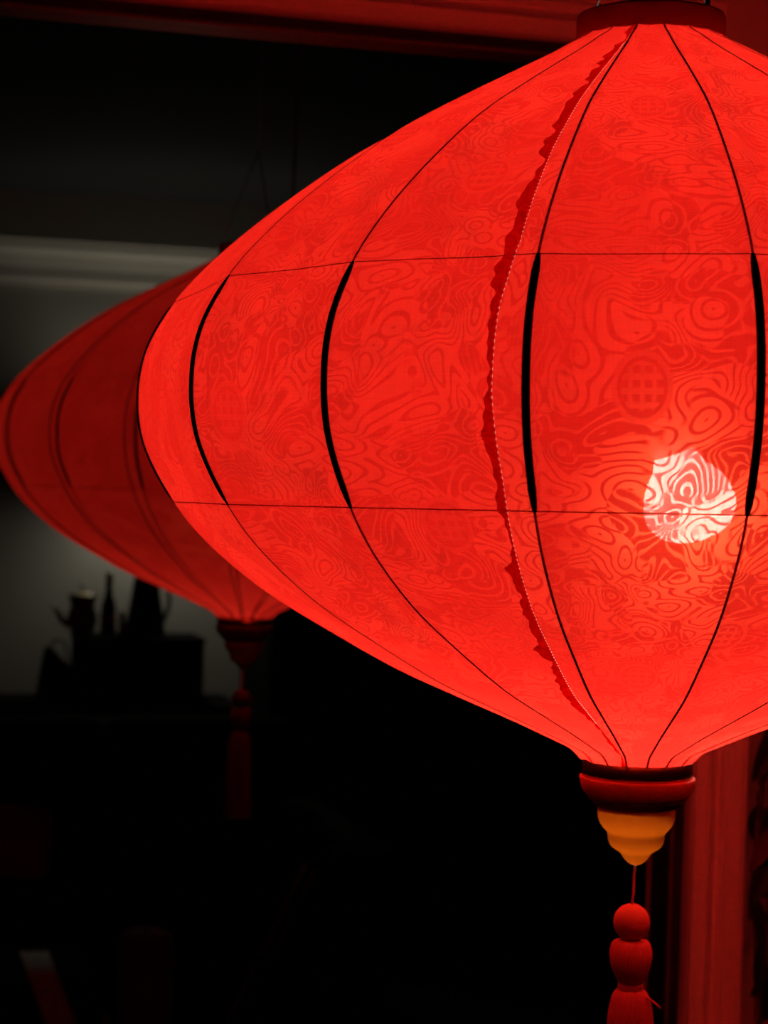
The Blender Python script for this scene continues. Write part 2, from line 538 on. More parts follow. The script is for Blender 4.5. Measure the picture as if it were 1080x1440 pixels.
def r_at(z):
    for i in range(len(CURVE) - 1):
        a, b = CURVE[i], CURVE[i + 1]
        if a.y >= z >= b.y:
            u = (a.y - z) / max(1e-9, a.y - b.y)
            return a.x + (b.x - a.x) * u
    return CURVE[0].x if z > 0 else CURVE[-1].x


VIEW = math.atan2(-L1.y, -L1.x)          # azimuth from the lantern's axis towards the camera
# angles grow counter-clockwise seen from above: the photo's left side lies at smaller azimuth
def az(theta):                            # theta: degrees, positive to the photo's right
    return VIEW + math.radians(theta)


RIB0 = -10.2
RIBS = [RIB0 + 20.0 * k for k in range(NR)]
RIBS[15] = 278.0; RIBS[14] = 262.0           # hand-set ribs: two sit a little further round
RIBS.append(RIBS[0] + 360.0)
EVEN_RIBS = [RIB0 + 20.0 * k for k in range(NR + 1)]
SEAM = [(0.215, -10.6), (0.2017, -11.6), (0.161, -12.4), (0.107, -12.9), (0.0555, -12.6), (0.02, -13.4), (-0.02, -13.6), (-0.06, -13.2),
        (-0.10, -13.4), (-0.14, -13.8), (-0.18, -14.3), (-0.205, -14.0), (-0.2305, -11.2)]


def seam_at(z):
    for (z0, a0), (z1, a1) in zip(SEAM, SEAM[1:]):
        if z0 >= z >= z1: return a0 + (a1 - a0) * (z0 - z) / (z0 - z1)
    return SEAM[0][1] if z > 0 else SEAM[-1][1]


NU = 16


def panel_point(a0, a1, u, r, z, off=0.0):
    p0 = Vector((math.cos(a0) * r, math.sin(a0) * r, z)); p1 = Vector((math.cos(a1) * r, math.sin(a1) * r, z))
    p = p0.lerp(p1, u)
    am = (a0 + a1) / 2
    sag = -0.010 * r * 4 * u * (1 - u)
    return p + Vector((math.cos(am), math.sin(am), 0)) * (sag + off)


def wrinkle(i, u, s, z):
    edge0 = math.exp(-u / 0.28); edge1 = math.exp(-(1 - u) / 0.28)
    lowz = 0.5 + 0.8 * math.exp(-((z + 0.14) / 0.05) ** 2) + 0.5 * math.exp(-((z - 0.035) / 0.02) ** 2)
    a = mnoise.noise(Vector((i * 7.3, s * 95.0, u * 1.3))) * 0.00085
    b = mnoise.noise(Vector((i * 3.1 + 50, s * 190.0, u * 2.0))) * 0.0004
    c = mnoise.noise(Vector((i * 5.7 + 90, s * 18.0, u * 2.5))) * 0.0013
    ends = min(1.0, (0.5 - 2 * abs(u - 0.5)) * 0 + 4 * u * (1 - u) + 0.10)
    return ((a + b) * (edge0 + 0.7 * edge1) * lowz + c) * (ends if 0 < u < 1 else 0.0)


SIDE = 1                                   # which way azimuth runs: +theta is the photo's right


def build_lantern(RIBS):
    root = empty('silk_lantern')
    for i in range(NR):
        t0, t1 = RIBS[i], RIBS[i + 1]
        a0, a1 = az(t0), az(t1)
        vs, fs, uvs, sm = [], [], [], []
        has_seam = (i == NR - 1)
        for j, c in enumerate(CURVE):
            for k in range(NU + 1):
                u = k / NU
                vs.append(panel_point(a0, a1, u, c.x, c.y, wrinkle(i, u, ARC[j], c.y) * min(1, c.x / 0.12)))
                am = a0 + (a1 - a0) * u
                uvs.append((i * 0.0937 + (am - 0.5 * (a0 + a1)) * (0.10 + 0.62 * c.x), ARC[j] + 0.031 * ((i * 5) % 7)))
                if has_seam and -0.196 < c.y < 0.195:
                    sm.append(math.radians(t0 - 360.0 + 20.0 * u - seam_at(c.y)) * c.x)
                else: sm.append(1.0)
        W_ = NU + 1
        for j in range(len(CURVE) - 1):
            for k in range(NU):
                fs.append((j * W_ + k, (j + 1) * W_ + k, (j + 1) * W_ + k + 1, j * W_ + k + 1))
        me = mesh('silk_panel', vs, fs, True)
        ul = me.uv_layers.new(name='cloth')
        for lp in me.loops: ul.data[lp.index].uv = uvs[lp.vertex_index]
        at_ = me.attributes.new('seam', 'FLOAT', 'POINT')
        for q, val in enumerate(sm): at_.data[q].value = val
        link('silk_panel', me, M['silk'], root)
    # ribs: wire along the meridian, black sleeve between the two threads
    for i in range(NR):
        a = az(RIBS[i]); ca, sa = math.cos(a), math.sin(a)
        pts = [Vector((ca * (c.x - 0.0013), sa * (c.x - 0.0013), c.y)) for c in CURVE[2:]]
        rb = MB().tube(pts, 0.0007, 6).build('rib', M['wire'], root, True)
        zs = [Z_TU + (Z_TL - Z_TU) * k / 26 for k in range(27)]
        pts = [Vector((ca * (r_at(z) - 0.0013), sa * (r_at(z) - 0.0013), z)) for z in zs]
        rad = [0.0012 + 0.0009 * min(1, min(k, 26 - k) / 1.5) for k in range(27)]
        MB().tube(pts, 0.002, 8, radii=rad).build('rib_sleeve', M['black_sleeve'], rb, True)
    for z in (Z_TU, Z_TL):
        r = r_at(z)
        pts = []
        for i in range(NR):
            a0, a1 = az(RIBS[i]), az(RIBS[i + 1])
            for k in range(6): pts.append(panel_point(a0, a1, k / 6, r - 0.0009, z))
        MB().tube(pts, 0.00034, 5, closed=True).build('hoop_thread', M['thread'], root, True)
    # seam allowance: a scalloped flap of doubled silk lying just inside the cloth
    vs, fs = [], []
    s = 0.0; zc = 0.2135; prev = None
    rows = 260
    a0, a1 = az(RIB0 - 20.0), az(RIB0)
    for j in range(rows):
        z = 0.2135 + (-0.2285 - 0.2135) * j / (rows - 1)
        r = r_at(z); th = seam_at(z)
        sarc = ARC[min(range(0, len(CURVE)), key=lambda q: abs(CURVE[q].y - z))] if j % 1 == 0 else 0
        # distance along the cloth, interpolated smoothly
        if prev is not None: s += math.hypot(r - prev[0], z - prev[1])
        prev = (r, z)
        wv = 0.0036 + 0.0050 * mnoise.noise(Vector((s * 48.0, 3.3, 0))) + 0.0034 * mnoise.noise(Vector((s * 130.0, 9.1, 0)))
        wv = max(0.0010, min(0.0105, wv * 1.35))
        if z < -0.195 or z > 0.19: wv *= 0.6
        dth = math.degrees(wv / max(r, 0.03))
        for q in range(4):
            tt = th - dth * q / 3 + (0.05 if q == 0 else 0)
            u = max(0.0, min(1.0, (tt - (RIB0 - 20.0)) / 20.0))
            vs.append(panel_point(a0, a1, u, r, z, -0.0012 - 0.0002 * q))
    for j in range(rows - 1):
        for q in range(3):
            fs.append((j * 4 + q, (j + 1) * 4 + q, (j + 1) * 4 + q + 1, j * 4 + q + 1))
    me = mesh('seam_flap', vs, fs, True)
    ul = me.uv_layers.new(name='cloth')
    for lp in me.loops:
        p = me.vertices[lp.vertex_index].co; ul.data[lp.index].uv = (p.x + p.y, p.z)
    at_ = me.attributes.new('seam', 'FLOAT', 'POINT')
    for q in range(len(vs)): at_.data[q].value = 1.0
    link('seam_flap', me, M['silk'], root)
    # fittings
    MB().lathe([(0.0400, 0.2085), (0.0446, 0.2085), (0.0450, 0.2105), (0.0450, 0.2225), (0.0442, 0.2242), (0.0420, 0.2242), (0.0412, 0.2220), (0.0400, 0.2085)], 72).build('top_ring', M['ring'], root, True)
    MB().lathe([(0.0328, -0.2245), (0.0336, -0.2252), (0.0336, -0.2358), (0.0328, -0.2365), (0.0312, -0.2365), (0.0312, -0.2245), (0.0328, -0.2245)], 64).build('brass_collar', M['brass'], root, True)
    cup = MB().lathe([(0.0300, -0.2362), (0.0346, -0.2362), (0.0352, -0.2372), (0.0346, -0.2400), (0.0338, -0.2435), (0.0318, -0.2470), (0.0300, -0.2490),
                      (0.0285, -0.2490), (0.0265, -0.2450), (0.0285, -0.2400), (0.0300, -0.2362)], 64).build('cup', M['cup'], root, True)
    MB().lathe([(0.0288, -0.2488), (0.0296, -0.2492), (0.0294, -0.2502), (0.0282, -0.2506), (0.0268, -0.2524), (0.0252, -0.2538), (0.0240, -0.2546), (0.0225, -0.2546), (0.0250, -0.2500), (0.0288, -0.2488)], 64,
               ridge=lambda a, u: 1 + 0.012 * mnoise.noise(Vector((math.cos(a) * 6, math.sin(a) * 6, u * 3)))).build('cup_groove', M['groove'], cup, True)
    fp = catmull([(0.0237, -0.2538), (0.0236, -0.2570), (0.0233, -0.2613), (0.0220, -0.2650), (0.0196, -0.2682), (0.0177, -0.2704), (0.0172, -0.2725), (0.0169, -0.2750), (0.0160, -0.2775), (0.0144, -0.2795),
                  (0.0115, -0.2815), (0.0092, -0.2832), (0.0078, -0.2855), (0.0055, -0.2881), (0.0028, -0.2898), (0.0006, -0.2904)], 3)
    MB().lathe([(p[0], p[1]) for p in fp], 64).build('finial', M['amber'], root, True)
    sw = -0.0012
    cd = Vector((math.cos(az(-90)), math.sin(az(-90)), 0))
    c0 = Vector((0, 0, -0.2890)); c1 = cd * 0.0017 + Vector((0, 0, -0.3150))
    MB().tube([c0, c0.lerp(c1, 0.3) + cd * 0.0003, c0.lerp(c1, 0.7) - cd * 0.0003, c1], 0.00085, 6).build('cord', M['cord'], root, True)
    bx, by = c1.x, c1.y
    bd = [(0.0112 * math.sin(PI * k / 20) * (1 + 0.02 * math.cos(PI * k / 20)), -0.3254 + 0.0114 * math.cos(PI * k / 20)) for k in range(1, 20)]
    bd = [(0.0011, -0.3142)] + bd + [(0.0011, -0.3366)]
    MB().lathe(bd, 40, (bx, by), ridge=lambda a, u: 1 + 0.01 * mnoise.noise(Vector((math.cos(a) * 2, math.sin(a) * 2, u * 4)))).build('bead', M['bead'], root, True)
    hp = catmull([(0.0050, -0.3358), (0.0085, -0.3362), (0.0108, -0.3385), (0.0121, -0.3425), (0.0124, -0.3470), (0.0117, -0.3520), (0.0100, -0.3570), (0.0078, -0.3608), (0.0068, -0.3640)], 5)
    th = MB().lathe([(p[0], p[1]) for p in hp], 220, (bx, by),
                    ridge=lambda a, u: 1 + 0.05 * math.sin(a * 26 + 5.0 * u + 2 * math.sin(3 * a)) * (1 - 0.4 * u) + 0.11 * math.sin(a * 7 + 2.0 * u) * (1 - u) ** 3 + 0.03 * math.sin(a * 3)).build('tassel_head', M['tassel'], root, True)
    bind = MB()
    for kk in range(6):
        zz = -0.3630 - 0.0011 * kk
        bind.tube([(bx + 0.0072 * math.cos(2 * PI * k / 28), by + 0.0072 * math.sin(2 * PI * k / 28), zz + 0.0004 * math.sin(2 * PI * k / 28 + kk)) for k in range(28)], 0.00068, 5, closed=True)
    bi = bind.build('tassel_binding', M['tassel'], th, True)
    lt = cd * -1.0
    p0 = Vector((bx, by, -0.3680)) + lt * 0.0068
    toward = Vector((math.cos(VIEW), math.sin(VIEW), 0)) * 0.004
    MB().tube([p0 + toward * 0.8, p0 + lt * 0.004 + toward + Vector((0, 0, -0.0022)), p0 + lt * 0.0085 + toward + Vector((0, 0, -0.0052)), p0 + lt * 0.0118 + toward + Vector((0, 0, -0.0082))],
              0.0007, 6).build('loose_thread', M['tassel'], th, True)
    sp = catmull([(0.0070, -0.3660), (0.0088, -0.3672), (0.0108, -0.3705), (0.0122, -0.3760), (0.0132, -0.3830), (0.0140, -0.3950), (0.0146, -0.4150), (0.0150, -0.4400), (0.0152, -0.4700)], 4)
    MB().lathe([(p[0], p[1]) for p in sp], 260, (bx, by),
               ridge=lambda a, u: 1 + 0.045 * math.sin(a * 38 + 1.2 * u + 2 * math.sin(4 * a)) + 0.03 * math.sin(a * 7 + 2)).build('tassel_skirt', M['tassel'], root, True)
    # bulb on its cable, hung a little off the axis
    right = Vector((math.cos(az(90)), math.sin(az(90)), 0)); fwd = Vector((math.cos(VIEW), math.sin(VIEW), 0))
    bc = right * 0.030 - fwd * 0.072 + Vector((0, 0, -0.071))
    gp = [(0.0135, 0.034)] + [(x, z) for x, z in ((0.0170, 0.026), (0.0235, 0.018), (0.0285, 0.008), (0.0300, -0.002), (0.0275, -0.011), (0.0215, -0.018), (0.0120, -0.0225), (0.0005, -0.0240))]
    tilt = Matrix.Translation(bc) @ Matrix.Rotation(0.30, 4, fwd)
    g = MB().lathe([(p[0], p[1]) for p in catmull([Vector(q) for q in gp], 2)], 24)
    g.v = [tilt @ p for p in g.v]
    bl = g.build('bulb', M['bulb'], root, True)
    g = MB().lathe([(0.0005, 0.080), (0.012, 0.080), (0.0150, 0.074), (0.0150, 0.036), (0.0137, 0.033), (0.0005, 0.033)], 24)
    g.v = [tilt @ p for p in g.v]
    g.build('bulb_socket', M['socket'], bl, True)
    top = tilt @ Vector((0, 0, 0.079))
    rim = right * 0.0330 + fwd * 0.018 + Vector((0, 0, 0.226))
    MB().tube([top, top.lerp(Vector((0.01, 0, 0.16)), 0.6), Vector((rim.x * 0.9, rim.y * 0.9, 0.20)), rim, rim + right * 0.006 + Vector((0, 0, 0.05)),
               rim + right * 0.010 + Vector((0, 0, 0.25)), rim * 0.5 + Vector((0, 0, CEIL - L1.z - 0.11))], 0.0016, 6).build('power_cable', M['cable'], root, True)
    hang = MB()
    hk = Vector((0, 0, 0.34))
    for k in range(3):
        a = az(120 * k)
        hang.tube([Vector((math.cos(a) * 0.043, math.sin(a) * 0.043, 0.224)), hk], 0.0006, 5)
    hang.tube([hk, Vector((0, 0, CEIL - L1.z))], 0.0008, 5)
    hang.build('hanging_wire', M['cable'], root, True)
    return root


lan = build_lantern(RIBS)
lan.location = L1
fwdv = Vector((-math.cos(VIEW), -math.sin(VIEW), 0))
lan.rotation_mode = 'QUATERNION'
lan.rotation_quaternion = Matrix.Rotation(-0.014, 4, fwdv).to_quaternion()
tag(lan, 'large bright red brocade silk lantern with black ribs and hanging tassel, nearest', 'lantern', 'hanging red silk lanterns')


lan_refl = build_lantern(EVEN_RIBS)  # mirror image of the lantern in the pane, built as a second lantern
lan_refl.location = L2
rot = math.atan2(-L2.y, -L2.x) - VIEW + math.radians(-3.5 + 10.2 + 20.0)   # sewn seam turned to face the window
lan_refl.rotation_mode = 'XYZ'
lan_refl.rotation_euler = (0, 0, rot)
tag(lan_refl, 'dimmer window reflection of the red silk lantern, built as a second lantern behind the bright one', 'lantern', 'hanging red silk lanterns')
for ch in lan_refl.children:
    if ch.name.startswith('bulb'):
        ch.data = ch.data.copy(); ch.data.materials.clear(); ch.data.materials.append(M['bulb_refl'])
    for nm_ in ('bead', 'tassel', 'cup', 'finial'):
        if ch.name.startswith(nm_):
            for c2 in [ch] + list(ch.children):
                c2.data = c2.data.copy(); c2.data.materials.clear(); c2.data.materials.append(M['dim_amber' if nm_ == 'finial' else 'dim_tassel'])
    if ch.name.startswith('rib'):            # twin wires imitate the doubled rib lines of a double-glazed reflection
        tw = bpy.data.objects.new('rib', ch.data); COL.objects.link(tw); tw.parent = lan_refl
        tw.rotation_euler = (0, 0, math.radians(-2.6))

# ------------------------------------------------------------------ reflected room, built as geometry behind the pane: unseen lamp, shelf clutter, sofa
# unseen up-and-down lamp, added to wash the far wall with light
st, sz = plane_tz(235, 655, FAR_Q - 0.06)
lamp = wroot('unseen_wall_lamp', 'unseen bronze lamp added behind the lantern reflection to light the grey green wall', 'lamp')
g = MB().lathe([(0.060, sz - 0.035), (0.062, sz - 0.035), (0.062, sz + 0.045), (0.060, sz + 0.045), (0.060, sz - 0.035)], 24, (st, FAR_Q - 0.16))
g.build('lamp_shade', M['unseen_lamp'], lamp, True)
MB().box((st - 0.03, FAR_Q - 0.034, sz - 0.05), (st + 0.03, FAR_Q, sz + 0.05)).build('back_plate', M['unseen_lamp'], lamp, bevel=0.004)
MB().box((st - 0.008, FAR_Q - 0.105, sz - 0.03), (st + 0.008, FAR_Q - 0.03, sz - 0.014)).build('arm', M['unseen_lamp'], lamp, bevel=0.003)
g = MB().lathe([(0.0005, sz + 0.03)] + [(0.022 * math.sin(PI * k / 10), sz + 0.03 * math.cos(PI * k / 10)) for k in range(1, 10)] + [(0.0005, sz - 0.03)], 16, (st, FAR_Q - 0.16))
g.build('bulb', emitter('unseen_lamp_bulb', (1.0, 0.90, 0.74), UNSEEN_LAMP_POWER), lamp, True)

# sideboard under the window-facing wall
D_S = 6.75
def world_to_w(p): return WM.inverted() @ p
def wpt(px, py, q):
    t, z = plane_tz(px, py, q); return t, z

Q_S = FAR_Q - 0.30
tx0, zt = wpt(-60, 985, Q_S)
tx1, _ = wpt(330, 985, Q_S)
sb = wroot('sideboard', 'low black lacquered sideboard against the far wall', 'sideboard')
MB().box((tx0, Q_S - 0.18, zt - 0.03), (tx1, Q_S + 0.24, zt)).build('top_board', M['black'], sb, bevel=0.004)
MB().box((tx0 + 0.02, Q_S - 0.15, 0.10), (tx1 - 0.02, Q_S + 0.23, zt - 0.03)).build('body', M['black'], sb)
nd = 3
for k in range(nd):
    a = tx0 + 0.03 + (tx1 - tx0 - 0.06) * k / nd; b = tx0 + 0.03 + (tx1 - tx0 - 0.06) * (k + 1) / nd
    dr = MB().box((a + 0.006, Q_S - 0.168, 0.12), (b - 0.006, Q_S - 0.15, zt - 0.05)).build('door', M['black'], sb, bevel=0.003)
    MB().lathe([(0.0005, 0.0), (0.012, 0.0), (0.014, 0.010), (0.010, 0.018), (0.0005, 0.02)], 16).build('knob', M['brass'], dr, True).matrix_local = \
        Matrix.Translation((b - 0.04, Q_S - 0.168, zt - 0.25)) @ Matrix.Rotation(PI / 2, 4, 'X')
for (a, b) in ((tx0 + 0.04, -0.12), (tx1 - 0.08, -0.12), (tx0 + 0.04, 0.16), (tx1 - 0.08, 0.16)):
    MB().box((a, Q_S + b, 0.0), (a + 0.04, Q_S + b + 0.04, 0.10)).build('leg', M['black'], sb)

# black storage box on the sideboard
bx0, bzt = wpt(112, 896, Q_S - 0.12)
bx1, _ = wpt(288, 896, Q_S - 0.12)
bo = wroot('storage_box', 'wide black storage box standing on the sideboard', 'box')
MB().box((bx0, Q_S - 0.12, zt), (bx1, Q_S + 0.14, bzt - 0.018)).build('body', M['black'], bo, bevel=0.004)
MB().box((bx0 - 0.004, Q_S - 0.124, bzt - 0.018), (bx1 + 0.004, Q_S + 0.144, bzt)).build('lid', M['black'], bo, bevel=0.003)
MB().box((bx1 + 0.004, Q_S - 0.03, zt + 0.02), (bx1 + 0.012, Q_S + 0.09, bzt - 0.03)).build('end_plate', M['piping'], bo, bevel=0.002)

# slumped tote bag left of the box
a0, zb = wpt(54, 984, Q_S - 0.1); a1, zt1 = wpt(67, 913, Q_S - 0.1); a2, zt2 = wpt(104, 948, Q_S - 0.1); a3, _ = wpt(106, 984, Q_S - 0.1)
tb = wroot('tote_bag', 'slumped black tote bag with pale piping beside the storage box', 'bag')
sec = [(a0, zt), (a3, zt), (a3 - 0.004, zt2 - 0.02), (a2, zt2), (0.5 * (a1 + a2), 0.5 * (zt1 + zt2) + 0.006), (a1 + 0.012, zt1), (a1, zt1 - 0.005), (0.5 * (a0 + a1) - 0.002, 0.5 * (zt1 + zt))]
v, f = extrude_profile(sec, lambda a, b, s: (a, s, b), Q_S - 0.12, Q_S + 0.03)
MB().add(v, f).build('body', M['tote'], tb, bevel=0.004)
MB().tube([(x, Q_S - 0.121, z) for x, z in ((a0, zt + 0.01), (0.5 * (a0 + a1) - 0.004, 0.5 * (zt1 + zt)), (a1 - 0.003, zt1), (a1 + 0.012, zt1 + 0.004), (0.5 * (a1 + a2), 0.5 * (zt1 + zt2) + 0.010), (a2, zt2 + 0.004))], 0.005, 6).build('piping', M['piping'], tb, True)
MB().tube([(x, Q_S - 0.06, z) for x, z in ((a1 + 0.01, zt1), (a1 + 0.03, zt1 + 0.03), (a1 + 0.06, zt1 + 0.025), (a2 - 0.01, zt2 + 0.01))], 0.004, 6).build('strap', M['tote'], tb, True)


def on_box(px0, px1, pytop, name, label, cat):
    """root at the box lid; returns root, centre t, half width and height"""
    a, z = wpt(px0, pytop, Q_S); b, _ = wpt(px1, pytop, Q_S)
    c = 0.5 * (a + b)
    r = empty(name); r.matrix_world = WM @ Matrix.Translation((c, Q_S, bzt))
    tag(r, label, cat)
    return r, 0.5 * (b - a), z - bzt


# teapot with spout
tp, hw, h = on_box(92, 142, 818, 'teapot', 'squat grey teapot with a pale knobbed lid on the storage box', 'teapot')
u = h / 0.20
MB().lathe([(0.001, 0.0), (0.035 * u, 0.0), (0.045 * u, 0.012 * u), (0.058 * u, 0.045 * u), (0.057 * u, 0.075 * u), (0.046 * u, 0.105 * u), (0.040 * u, 0.112 * u), (0.001, 0.112 * u)], 32).build('body', M['pewter'], tp, True)
lid = MB().lathe([(0.001, 0.112 * u), (0.050 * u, 0.112 * u), (0.052 * u, 0.120 * u), (0.046 * u, 0.126 * u), (0.056 * u, 0.142 * u), (0.056 * u, 0.152 * u), (0.030 * u, 0.158 * u), (0.008 * u, 0.162 * u), (0.001, 0.162 * u)], 32).build('lid', M['jar'], tp, True)
MB().lathe([(0.001, 0.160 * u), (0.005 * u, 0.162 * u), (0.009 * u, 0.170 * u), (0.005 * u, 0.178 * u), (0.009 * u, 0.188 * u), (0.006 * u, 0.197 * u), (0.001, 0.20 * u)], 16).build('knob', M['knob'], lid, True)
MB().tube([(-0.050 * u, 0, 0.035 * u), (-0.078 * u, 0, 0.055 * u), (-0.092 * u, 0, 0.085 * u), (-0.112 * u, 0, 0.112 * u)], 0.01, 10, radii=[0.017 * u, 0.013 * u, 0.010 * u, 0.009 * u]).build('spout', M['pewter'], tp, True)

# bottle
bt, hw, h = on_box(138, 170, 804, 'wine_bottle', 'dark green bottle with foil neck standing on the storage box', 'bottle')
u = h / 0.30
lean = Matrix.Rotation(0.05, 4, 'Y')
g = MB().lathe([(0.001, 0.0), (0.036 * u, 0.0), (0.038 * u, 0.005 * u), (0.038 * u, 0.12 * u), (0.034 * u, 0.15 * u), (0.022 * u, 0.185 * u), (0.018 * u, 0.21 * u), (0.018 * u, 0.27 * u), (0.001, 0.27 * u)], 28)
g.build('body', M['bottle'], bt, True)
g = MB().lathe([(0.0185 * u, 0.235 * u), (0.0195 * u, 0.236 * u), (0.0195 * u, 0.285 * u), (0.021 * u, 0.287 * u), (0.021 * u, 0.298 * u), (0.001, 0.30 * u)], 24)
g.build('neck_foil', M['foil'], bt, True)
g = MB().lathe([(0.0383 * u, 0.03 * u), (0.0386 * u, 0.031 * u), (0.0386 * u, 0.10 * u), (0.0383 * u, 0.101 * u)], 28)
g.build('paper_label', M['maroon'], bt, True)

# little jar
jr, hw, h = on_box(167, 177, 858, 'small_jar', 'tiny tan ceramic jar between the bottle and tapered vase', 'jar')
MB().lathe([(0.001, 0.0), (hw * 0.9, 0.0), (hw, 0.01), (hw, h * 0.7), (hw * 0.8, h * 0.8), (hw * 0.8, h * 0.86), (0.001, h * 0.86)], 20).build('body', M['jar'], jr, True)
MB().lathe([(0.001, h * 0.86), (hw * 0.9, h * 0.86), (hw * 0.9, h), (0.001, h)], 20).build('lid', M['pewter'], jr, True)

# tapered vase
vz, hw, h = on_box(178, 234, 806, 'tapered_vase', 'tall dark tapered vase on the right end of the storage box', 'vase')
MB().lathe([(0.001, 0.0), (hw * 0.95, 0.0), (hw, 0.008), (hw * 0.98, 0.03), (hw * 0.60, h * 0.95), (hw * 0.63, h), (hw * 0.55, h), (hw * 0.52, h * 0.9), (hw * 0.6, h * 0.5), (0.001, h * 0.4)], 32).build('body', M['vase'], vz, True)
MB().tube([(hw * 0.62, 0, h * 0.88), (hw * 1.12, 0, h * 0.78), (hw * 1.2, 0, h * 0.5), (hw * 0.9, 0, h * 0.22)], 0.008, 8).build('handle', M['vase'], vz, True)


# tall black cabinet added to keep the view to the right dark
w0_, _ = wpt(378, 960, FAR_Q - 0.55)
wa = wroot('added_dark_cabinet', 'tall black cabinet added to keep the space right of the sideboard dark', 'added_dark_cabinet')
W1 = w0_ + 1.9
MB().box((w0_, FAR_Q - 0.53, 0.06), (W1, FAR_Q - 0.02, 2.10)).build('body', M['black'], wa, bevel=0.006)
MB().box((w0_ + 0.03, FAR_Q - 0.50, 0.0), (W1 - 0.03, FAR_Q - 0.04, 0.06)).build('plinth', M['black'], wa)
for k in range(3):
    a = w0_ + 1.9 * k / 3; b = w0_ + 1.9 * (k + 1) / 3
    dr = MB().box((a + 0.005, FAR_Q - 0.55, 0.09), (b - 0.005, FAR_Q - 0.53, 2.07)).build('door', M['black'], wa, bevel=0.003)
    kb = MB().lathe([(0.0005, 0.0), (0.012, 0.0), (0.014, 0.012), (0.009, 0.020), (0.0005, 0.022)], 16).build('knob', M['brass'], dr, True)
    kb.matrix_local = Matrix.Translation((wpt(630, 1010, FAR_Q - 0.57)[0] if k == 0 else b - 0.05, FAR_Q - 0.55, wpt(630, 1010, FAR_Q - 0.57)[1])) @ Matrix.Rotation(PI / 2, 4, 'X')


def cushion(w_, d_, h_, n=12):
    vs, fs = [], []
    for s in (1, -1):
        for i in range(n + 1):
            for j in range(n + 1):
                x = i / n * 2 - 1; y = j / n * 2 - 1
                k = (1 - x ** 4) * (1 - y ** 4)
                pin = 1 - 0.06 * (abs(x * y))
                vs.append((x * w_ / 2 * (1 - 0.05 * (1 - y * y) * 0 + 0) * pin, y * d_ / 2 * pin, s * h_ / 2 * (k ** 0.5)))
    N = (n + 1) ** 2
    for b in (0, N):
        for i in range(n):
            for j in range(n):
                a = b + i * (n + 1) + j
                fs.append((a, a + 1, a + n + 2, a + n + 1))
    return vs, fs


# sofa in front of the sideboard, back towards the wall
Q_F = FAR_Q - 1.05
s0, zsf = wpt(-140, 1010, Q_F); s1, _ = wpt(400, 1010, Q_F)
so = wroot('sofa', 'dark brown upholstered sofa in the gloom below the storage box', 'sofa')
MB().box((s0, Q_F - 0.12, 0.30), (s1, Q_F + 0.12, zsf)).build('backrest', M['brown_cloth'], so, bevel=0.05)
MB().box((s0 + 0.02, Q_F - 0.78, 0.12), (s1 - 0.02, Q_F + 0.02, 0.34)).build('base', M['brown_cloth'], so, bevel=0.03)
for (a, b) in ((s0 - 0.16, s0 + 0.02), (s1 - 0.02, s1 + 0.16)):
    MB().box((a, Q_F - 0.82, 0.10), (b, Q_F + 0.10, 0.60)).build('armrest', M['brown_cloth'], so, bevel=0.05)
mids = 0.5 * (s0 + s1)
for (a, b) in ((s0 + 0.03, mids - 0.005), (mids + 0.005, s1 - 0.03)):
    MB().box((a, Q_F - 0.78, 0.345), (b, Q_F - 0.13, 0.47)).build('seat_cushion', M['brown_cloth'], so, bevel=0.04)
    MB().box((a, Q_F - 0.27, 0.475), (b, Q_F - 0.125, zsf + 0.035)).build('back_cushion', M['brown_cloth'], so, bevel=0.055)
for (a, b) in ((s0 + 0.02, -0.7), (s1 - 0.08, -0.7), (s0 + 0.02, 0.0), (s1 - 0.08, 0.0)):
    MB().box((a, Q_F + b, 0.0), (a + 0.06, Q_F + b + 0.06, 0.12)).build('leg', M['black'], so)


def place_cushion(px, py, q, w_, h_, d_, mat, label, rx, rz):
    t, z = wpt(px, py, q)
    v, f = cushion(w_, h_, d_)
    o = MB().add(v, f).build('throw_cushion', mat, None, True)
    o.matrix_world = WM @ Matrix.Translation((t, q, z)) @ Matrix.Rotation(rz, 4, 'Y') @ Matrix.Rotation(PI / 2 + rx, 4, 'X')
    return tag(o, label, 'cushion')


place_cushion(14, 1186, Q_F - 0.45, 0.24, 0.22, 0.12, M['dusty'], 'dusty rose throw cushion at the left end of the dark sofa', -0.25, 0.08)

# round pouf on the floor
Q_U = FAR_Q - 2.05
u0, zu = wpt(165, 1312, Q_U); u1, _ = wpt(246, 1312, Q_U)
ru = 0.5 * (u1 - u0)
po = wroot('pouf', 'round maroon velvet pouf on the floor before the sofa', 'pouf')
MB().lathe([(0.001, 0.0), (ru * 0.88, 0.0), (ru * 0.97, 0.03), (ru, 0.10), (ru, zu - 0.06), (ru * 0.95, zu - 0.02), (ru * 0.85, zu - 0.004), (ru * 0.5, zu + 0.006), (0.001, zu + 0.004)], 32, (0.5 * (u0 + u1), Q_U)).build('body', M['maroon'], po, True)
MB().tube([(0.5 * (u0 + u1) + ru * 0.99 * math.cos(2 * PI * k / 32), Q_U + ru * 0.99 * math.sin(2 * PI * k / 32), zu - 0.035) for k in range(32)], 0.004, 6, closed=True).build('piping', M['maroon'], po, True)
MB().lathe([(0.001, zu + 0.002), (0.010, zu + 0.004), (0.008, zu + 0.010), (0.001, zu + 0.011)], 12, (0.5 * (u0 + u1), Q_U)).build('button', M['maroon'], po, True)

